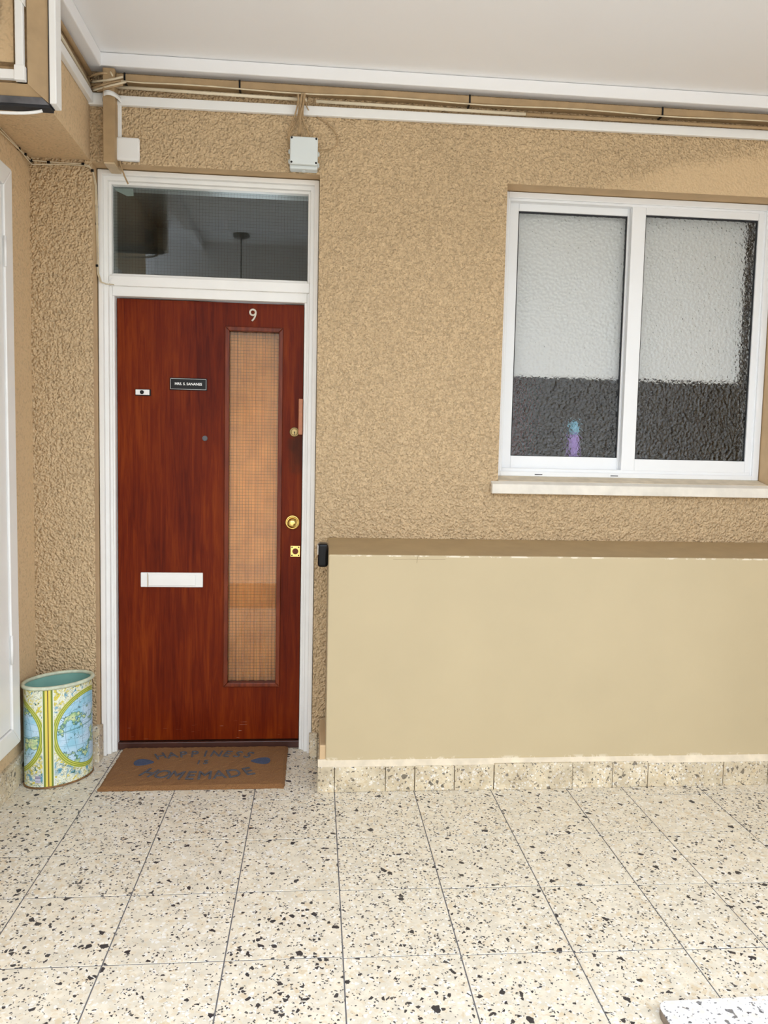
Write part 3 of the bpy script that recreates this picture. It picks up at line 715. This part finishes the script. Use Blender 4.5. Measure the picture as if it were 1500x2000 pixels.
# telephone wires along the corner and down the door frame
tw = empty('telephone_wire'); tag(tw, 'clipped pale twin wire from side wall to door frame', 'wire')
path = [(XL + 0.006, -0.85, 2.524), (XL + 0.006, -0.31, 2.524), (XL + 0.006, -0.12, 2.518), (XL + 0.012, -0.010, 2.514), (-1.06, -0.006, 2.512), (-0.965, -0.006, 2.512), (-0.940, -0.006, 2.506), (-0.928, -0.006, 2.488)]
down = [(-0.9265, 0.03, 2.44), (-0.9255, 0.045, 2.2), (-0.9250, 0.045, 2.09), (-0.915, 0.052, 2.055), (-0.895, 0.054, 2.048), (-0.87, 0.074, 2.05)]
for k in (0, 1):
    pts = [(x + (0.003 * k if y > -.05 else 0.004 * k), y - 0.001, z - 0.006 * k - (0.010 * k if i in (1, 3) else 0)) for i, (x, y, z) in enumerate(path)] + [(x + 0.005 * k, y - .001, z) for x, y, z in down]
    MB().tube(pts, 0.0024, 6).build('strand', M['wire'], tw)
for p in [path[2], (XL + 0.012, -0.07, 2.516), path[3], (-1.10, -0.008, 2.511), path[5], path[7], (-0.926, 0.04, 2.36), (-0.926, 0.044, 2.29), (-0.926, 0.044, 2.12)]:
    MB().box(p[0] - 0.005, p[0] + 0.006, p[1] - 0.006, p[1] + 0.004, p[2] - 0.006, p[2] + 0.004).build('clip', M['black'], tw, 0.001)
pts = [(-0.9235 + 0.004, 0.052, 2.11)] + [(-0.918 + 0.05 * i / 8, 0.055 - 0.002 * math.sin(i), 2.075 - 0.028 * math.sin(i * math.pi / 8)) for i in range(9)]
MB().tube(pts, 0.0022, 6).build('loop', M['upvc'], tw)

# mitred framing on the end of the beam
bf = empty('beam_end_frame'); tag(bf, 'tan mitred frame with dark lower edge around the boxed beam end', 'frame')
yf = -0.806; i_x, i_z, o_x, o_z = -0.897, 2.468, -0.842, 2.424
poly = lambda a: a
mb = MB(); mb.prism([(i_x, yf + 0.004, i_z), (o_x, yf + 0.03, o_z), (o_x, yf + 0.03, CEIL), (i_x, yf + 0.004, CEIL)], None, (0, 0.05, 0)); mb.build('stile', M['brownpaint'], bf)
mb = MB(); mb.prism([(XL, yf + 0.004, i_z), (XL, yf + 0.03, o_z + 0.016), (o_x, yf + 0.03, o_z + 0.016), (i_x, yf + 0.004, i_z)], None, (0, 0.05, 0)); mb.build('rail', M['brownpaint'], bf)
mb = MB(); mb.prism([(XL, yf + 0.029, o_z - 0.004), (o_x, yf + 0.029, o_z - 0.004), (o_x - 0.02, yf + 0.027, o_z + 0.016), (XL, yf + 0.027, o_z + 0.016)], None, (0, 0.05, 0)); mb.build('lower_lip', M['darkmetal'], bf)
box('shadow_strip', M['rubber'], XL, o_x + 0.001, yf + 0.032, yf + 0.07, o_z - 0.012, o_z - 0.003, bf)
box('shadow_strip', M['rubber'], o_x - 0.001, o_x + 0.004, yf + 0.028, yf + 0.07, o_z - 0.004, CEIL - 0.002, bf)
box('side_strip', M['upvc'], o_x + 0.003, o_x + 0.024, yf + 0.022, yf + 0.075, o_z - 0.002, CEIL - 0.002, bf, 0.003)
box('side_panel', M['stucco_soft'], BX, i_x, yf + 0.035, yf + 0.07, i_z - 0.01, CEIL - 0.07, bf)
box('bottom_panel', M['stucco_soft'], XL + 0.001, i_x, yf + 0.035, yf + 0.07, i_z - 0.01, BZ, bf)
t3 = empty('white_trunking'); tag(t3, 'white trunking turning a corner on the boxed beam end', 'trunking')
mb = MB(); mb.box(-0.927, -0.903, yf - 0.014, yf + 0.004, 2.502, 2.735); mb.build('upright_run', M['upvc'], t3, 0.003)
mb = MB(); mb.box(XL, -0.903, yf - 0.014, yf + 0.004, 2.474, 2.502); mb.build('level_run', M['upvc'], t3, 0.003)
box('corner_piece', M['upvc'], -0.930, -0.899, yf - 0.016, yf + 0.004, 2.471, 2.515, t3, 0.002)
mb = MB(); mb.prism([(-0.930, yf - 0.016, 2.725), (-0.899, yf - 0.016, 2.690), (-0.899, yf - 0.016, 2.737), (-0.925, yf - 0.016, 2.775), (-0.960, yf - 0.016, 2.775)], None, (0, 0.02, 0)); mb.build('corner_piece', M['upvc'], t3, 0.002)
pp = empty('tan_pipe'); tag(pp, 'thick tan pipe with black tie on the beam end', 'pipe')
MB().tube([(-1.005, yf - 0.028, 2.93), (-1.005, yf - 0.028, 2.64), (-1.012, yf - 0.024, 2.60), (-1.04, yf - 0.02, 2.57), (-1.10, yf - 0.02, 2.55)], 0.024, 14).build('tube', M['brownpaint'], pp)
MB().tube([(-1.005 + 0.0255 * math.cos(a), yf - 0.028 + 0.0255 * math.sin(a), 2.678 + 0.004 * math.cos(a)) for a in [2 * math.pi * k / 20 for k in range(20)]], 0.003, 6, closed=True).build('tie', M['black'], pp)
for k in range(2):
    o = MB().tube(bez((-0.976 + k * 0.004, yf - 0.014, 2.80), (-0.974, yf - 0.014, 2.68), (-0.968 + .006 * k, yf - 0.01, 2.60), (-1.03, yf - 0.012, 2.566 - k * 0.008)), 0.003, 6).build('cable', M['wire']); tag(o, 'pale cable following the thick tan pipe', 'cable', 'pale cables beside the tan pipe')
o = MB().tube(bez((-0.868, yf + 0.045, 2.408), (-0.90, yf + 0.04, 2.395), (-0.95, yf + 0.03, 2.386), (-1.10, yf + 0.03, 2.392)), 0.005, 8).build('cable', M['upvc']); tag(o, 'white cable drooping below the mitred beam frame', 'cable')

# key safe on the ledge's end
ks = empty('key_safe'); tag(ks, 'small black key safe on end of the boxed low wall', 'key safe')
MB().box(0.012, 0.053, -0.235, -0.165, 0.896, 0.992).build('body', M['black'], ks, 0.010, 3)
MB().box(0.0085, 0.016, -0.231, -0.172, 0.945, 0.985).build('hinge_edge', M['chrome'], ks, 0.003)

# ------------------------------------------------------------------ terrazzo step near the camera
st = empty('stone_step'); tag(st, 'pale terrazzo step slab with chipped grey end on tiled floor', 'step')
mb = MB(); mb.prism([(0.872, -1.585, 0.0), (0.876, -1.570, 0.022), (0.886, -1.562, 0.036), (2.2, -1.548, 0.036), (2.2, -1.548, 0.0)], None, (0, 0, 0.0)) if False else None
sx0, sy0 = 0.862, -1.60
poly = [(sx0, sy0 - 1.0), (sx0, sy0 - 0.02), (sx0 + 0.006, sy0 - 0.004), (sx0 + 0.02, sy0 + 0.004), (2.4, sy0 + 0.02), (2.4, sy0 - 1.0)]
MB().prism([(x, y, 0.001) for x, y in poly], None, (0, 0, 0.022)).build('tread', [M['terrazzo_step']], st, 0.004, 3)
MB().prism([(sx0 - 0.003, sy0 - 1.0, 0.0), (sx0 - 0.003, sy0 - 0.03, 0.0), (sx0 + 0.002, sy0 - 0.012, 0.0), (sx0 + 0.004, sy0 - 1.0, 0.0)], None, (0, 0, 0.019)).build('end_strip', flat('grey brown cement', lin(120, 106, 92), 0.8, 0.1, 30), st)

# ------------------------------------------------------------------ doormat
mt = empty('doormat'); tag(mt, 'brown coir doormat with faded lettering before the door', 'doormat')
mx0, mx1, my0, my1, mz = -0.845, -0.110, -0.300, 0.122, 0.016
mb = MB(); nx_, ny_ = 60, 34; vs = []; fs = []
def matz(u, v):
    e = min(u, 1 - u, (v) * 0.6, (1 - v) * 0.6) * 0.735
    return mz * (1 - max(0, 1 - e / 0.012) ** 2 * 0.5) + 0.0016 * random.uniform(-1, 1)
for j in range(ny_ + 1):
    for i in range(nx_ + 1):
        u, v = i / nx_, j / ny_
        vs.append((mx0 + (mx1 - mx0) * u + (0.002 * random.uniform(-1, 1) if i in (0, nx_) else 0), my0 + (my1 - my0) * v + (0.002 * random.uniform(-1, 1) if j in (0, ny_) else 0), matz(u, v)))
for j in range(ny_):
    for i in range(nx_):
        a = j * (nx_ + 1) + i; fs.append((a, a + 1, a + nx_ + 2, a + nx_ + 1))
top = len(vs)
border = [i for i in range(nx_ + 1)] + [(j + 1) * (nx_ + 1) - 1 for j in range(1, ny_ + 1)] + [ny_ * (nx_ + 1) + i for i in range(nx_ - 1, -1, -1)] + [j * (nx_ + 1) for j in range(ny_ - 1, 0, -1)]
for b_ in border: vs.append((vs[b_][0], vs[b_][1], 0.0005))
for k in range(len(border)):
    k2 = (k + 1) % len(border); fs.append((border[k], top + k, top + k2, border[k2]))
mb.add(vs, fs, 0, False); mb.build('pile', M['coir'], mt)
def letter_on_mat(ch, x, y, ang, size, sq=1.0):
    me = text_mesh(ch, size, 0.0002, 0.0, 0.0016); me.materials.append(M['matback'])
    o = bpy.data.objects.new('letter', me); COL.objects.link(o); o.parent = mt
    o.location = (x, y, mz + 0.0014); o.rotation_euler = (0, 0, ang); o.scale = (0.82, sq, 1)
mcx, mcy = -0.470, -0.085
for word, yc, half, sag, sgn, hh in (('HAPPINESS', mcy + 0.112, 0.190, 0.020, 1, 0.082), ('HOMEMADE', mcy - 0.118, 0.205, 0.034, -1, 0.100)):
    n = len(word)
    for i, ch in enumerate(word):
        u = i / (n - 1) * 2 - 1
        letter_on_mat(ch, mcx + half * u, yc - sgn * sag * u * u, -0.42 * u * sgn, hh, 1.1)
letter_on_mat('I', mcx - 0.016, mcy + 0.020, 0, 0.055); letter_on_mat('S', mcx + 0.014, mcy + 0.020, 0, 0.055)
for s in (-1, 1):
    pts = []
    for k in range(24):
        a = 2 * math.pi * k / 24; r = 0.020 * (1 - 0.25 * math.cos(a))
        pts.append((mcx + s * (0.248 - 0.042 * math.cos(a)), mcy + 0.028 + s * 0.006 * math.cos(a) * 0 + (0.046 * math.sin(a)) * (0.35 + 0.65 * (1 - math.cos(a)) / 2), mz + 0.0006))
    MB().prism(pts, None, (0, 0, 0.0022)).build('spoon_motif', M['matblue'], mt)

# ------------------------------------------------------------------ oval waste bin
def bin_mat():
    t = NT('printed antique style hemispheres'); uv = t.n('ShaderNodeUVMap', uv_map='UVMap').outputs[0]
    u, v, _ = t.sep(uv)                                  # metres: u along the wall of the bin from the seam, v height
    au = t.m('ABSOLUTE', u)
    wn = t.noise(uv, 30, 3)
    p3 = t.comb(u, v, 0.0)
    # background scrollwork
    n1 = t.noise(p3, 30, 5, 0.6, 2.0); n2 = t.noise(t.vm('ADD', p3, (3, 5, 0)), 26, 5, 0.6, 1.5); n3 = t.noise(t.vm('ADD', p3, (9, 1, 0)), 38, 4, 0.6, 2.0)
    bgc = t.mix(t.step(n1, 0.52, 0.58), lin(232, 234, 214), lin(222, 206, 84))
    low = t.step(v, 0.16, 0.10)
    bgc = t.mix(t.step(n2, t.m('SUBTRACT', 0.60, t.m('MULTIPLY', low, 0.08)), 0.64), bgc, lin(92, 160, 196))
    bgc = t.mix(t.step(n3, t.m('SUBTRACT', 0.62, t.m('MULTIPLY', low, 0.07)), 0.66), bgc, lin(44, 104, 96))
    bgc = t.mix(t.m('MULTIPLY', t.step(t.m('ABSOLUTE', t.m('SUBTRACT', t.noise(p3, 75, 3, 0.6, 1.0), 0.5)), 0.03, 0.012), 0.6), bgc, lin(70, 96, 70))
    # hemisphere discs
    du = t.m('SUBTRACT', au, 0.178); dv = t.m('SUBTRACT', v, 0.212)
    r = t.m('SQRT', t.m('ADD', t.m('MULTIPLY', du, du), t.m('MULTIPLY', dv, dv)))
    sea = t.mix(t.step(t.noise(p3, 14, 2), 0.4, 0.6), lin(196, 222, 240), lin(150, 204, 226))
    land = t.step(t.noise(t.vm('ADD', p3, (1.7, 0.4, 0)), 13, 5, 0.6), 0.56, 0.575)
    sea = t.mix(land, sea, t.mix(t.step(t.noise(p3, 50, 3), 0.45, 0.6), lin(214, 226, 170), lin(150, 190, 140)))
    coast = t.step(t.m('ABSOLUTE', t.m('SUBTRACT', t.noise(t.vm('ADD', p3, (1.7, 0.4, 0)), 13, 5, 0.6), 0.565)), 0.02, 0.008)
    sea = t.mix(t.m('MULTIPLY', coast, 0.85), sea, lin(52, 110, 110))
    # meridians and parallels
    mer = t.m('PINGPONG', t.m('DIVIDE', du, t.m('MAXIMUM', 0.1, t.m('SQRT', t.m('MAXIMUM', 0.0005, t.m('SUBTRACT', 0.0225, t.m('MULTIPLY', dv, dv)))))), 0.125)
    par = t.m('PINGPONG', t.m('ADD', dv, t.m('MULTIPLY', t.m('MULTIPLY', du, du), t.m('MULTIPLY', dv, 18.0))), 0.016)
    grid = t.m('MAXIMUM', t.step(mer, 0.011, 0.005), t.step(par, 0.0013, 0.0006))
    sea = t.mix(t.m('MULTIPLY', grid, 0.5), sea, lin(70, 120, 150))
    eq = t.step(t.m('ABSOLUTE', t.m('SUBTRACT', dv, t.m('MULTIPLY', u, 0.10))), 0.0035, 0.0022)
    sea = t.mix(t.m('MULTIPLY', eq, 0.8), sea, lin(100, 150, 160))
    ship = t.m('MULTIPLY', t.step(t.noise(p3, 90, 3, 0.7, 1), 0.58, 0.6), t.step(t.noise(p3, 24, 2), 0.54, 0.58))
    sea = t.mix(t.m('MULTIPLY', ship, 0.7), sea, lin(40, 76, 84))
    col = t.mix(t.step(r, 0.1470, 0.1455), bgc, sea)
    ringc = t.mix(t.step(t.m('PINGPONG', t.m('MULTIPLY', r, 1.0), 0.0035), 0.0012, 0.0022), lin(132, 150, 52), lin(200, 200, 96))
    col = t.mix(t.m('MULTIPLY', t.step(r, 0.145, 0.146), t.step(r, 0.166, 0.165)), col, ringc)
    # side band
    bandc = t.ramp(t.m('DIVIDE', au, 0.018), [(0.0, lin(92, 60, 36)), (0.06, lin(92, 60, 36)), (0.10, lin(226, 206, 92)), (0.52, lin(230, 214, 110)), (0.60, lin(112, 130, 44)), (1.0, lin(128, 150, 84))], 'CONSTANT')
    col = t.mix(t.step(au, 0.0185, 0.0180), col, bandc)
    col = t.mix(t.m('MULTIPLY', t.step(au, 0.0180, 0.0185), t.step(au, 0.0225, 0.0215)), col, lin(226, 232, 222))
    # bar code patch
    inb = t.m('MULTIPLY', t.m('MULTIPLY', t.m('GREATER_THAN', u, -0.052), t.m('LESS_THAN', u, -0.030)), t.m('MULTIPLY', t.m('GREATER_THAN', v, 0.024), t.m('LESS_THAN', v, 0.054)))
    bars = t.m('GREATER_THAN', t.noise(t.comb(0.0, t.m('MULTIPLY', v, 1.0), 0.0), 420, 1), 0.5)
    col = t.mix(inb, col, t.mix(bars, lin(226, 226, 240), lin(70, 70, 110)))
    return t.fin(col, 0.35)
M['bin'] = bin_mat()
bi = empty('waste_bin'); tag(bi, 'oval tin waste bin printed with blue and yellow old map', 'bin')
bcx, bcy, ba, bb_, rot = -1.040, -0.148, 0.138, 0.098, math.radians(45)
def ell(th, k=1.0, dk=0.0):
    x, y = (ba + dk) * k * math.cos(th), (bb_ + dk) * k * math.sin(th)
    return bcx + x * math.cos(rot) - y * math.sin(rot), bcy + x * math.sin(rot) + y * math.cos(rot)
NB = 96; HB = 0.408
ths = [2 * math.pi * k / NB for k in range(NB)]
pt = [ell(t_) for t_ in ths]
# the seam faces the camera side: the point of the oval whose picture x is nearest the photo's seam
want = P(97, 1430, y=-0.24).x
cand = [k for k in range(NB) if pt[k][1] < bcy]
k0 = min(cand, key=lambda k: abs(pt[k][0] - want))
arc = [0.0] * (NB + 1)
me = bpy.data.meshes.new('body'); vs = []; fs = []
order = [(k0 + k) % NB for k in range(NB)]
for k in range(NB):
    for z in (0.006, 0.10, 0.2, 0.3, HB - 0.004): vs.append((*pt[order[k]], z))
for k in range(NB):
    j = (k + 1) % NB
    for q in range(4): fs.append((k * 5 + q, j * 5 + q, j * 5 + q + 1, k * 5 + q + 1))
me.from_pydata(vs, [], fs); uvl = me.uv_layers.new(name='UVMap')
acc = [0.0]
for k in range(NB): a_, b_ = pt[order[k]], pt[order[(k + 1) % NB]]; acc.append(acc[-1] + math.hypot(a_[0] - b_[0], a_[1] - b_[1]))
TOT = acc[-1]
for p in me.polygons:
    kk = p.index // 4; p.use_smooth = True
    for li in p.loop_indices:
        vi = me.loops[li].vertex_index; k = vi // 5; s_ = acc[k] if not (k == 0 and kk == NB - 1) else TOT
        if kk >= NB // 2: s_ -= TOT
        uvl.data[li].uv = (s_, vs[vi][2])
me.materials.append(M['bin']); o = bpy.data.objects.new('body', me); COL.objects.link(o); o.parent = bi
mb = MB(); vi_ = []
for dk, z in ((-0.002, HB), (-0.002, 0.012)):
    vi_.append([(*ell(t_, 1.0, dk), z) for t_ in ths])
mb.add(vi_[0] + vi_[1], [(k, NB + k, NB + (k + 1) % NB, (k + 1) % NB) for k in range(NB)] , 0, True)
mb.add(vi_[1], [tuple(range(NB))], 0); mb.build('lining', M['teal'], bi, fix=False)
mb = MB().tube([(*ell(t_, 1.0, 0.002), HB) for t_ in ths], 0.0078, 10, closed=True)
mb.build('top_rim', M['rim'], bi)
MB().tube([(*ell(t_, 1.0, 0.0005), 0.0042) for t_ in ths], 0.0040, 8, closed=True).build('foot_rim', M['rust'], bi)

# ------------------------------------------------------------------ pendant over the gallery (seen mirrored in the transom)
pl = empty('pendant_light'); tag(pl, 'dark ceiling pendant on thin rod mirrored in transom glass', 'pendant light')
MB().lathe([(0.06, 0.0), (0.06, -0.018), (0.03, -0.03)], (-0.57, -2.24, CEIL), 'z', 28).build('ceiling_rose', M['darkmetal'], pl)
MB().tube([(-0.57, -2.24, CEIL - 0.02), (-0.57, -2.24, 2.42)], 0.005, 8).build('rod', M['darkmetal'], pl)
MB().lathe([(0.03, 2.44), (0.05, 2.42), (0.11, 2.36), (0.12, 2.33), (0.115, 2.33), (0.05, 2.40)], (-0.57, -2.24, 0), 'z', 28).build('shade', M['upvc'], pl)
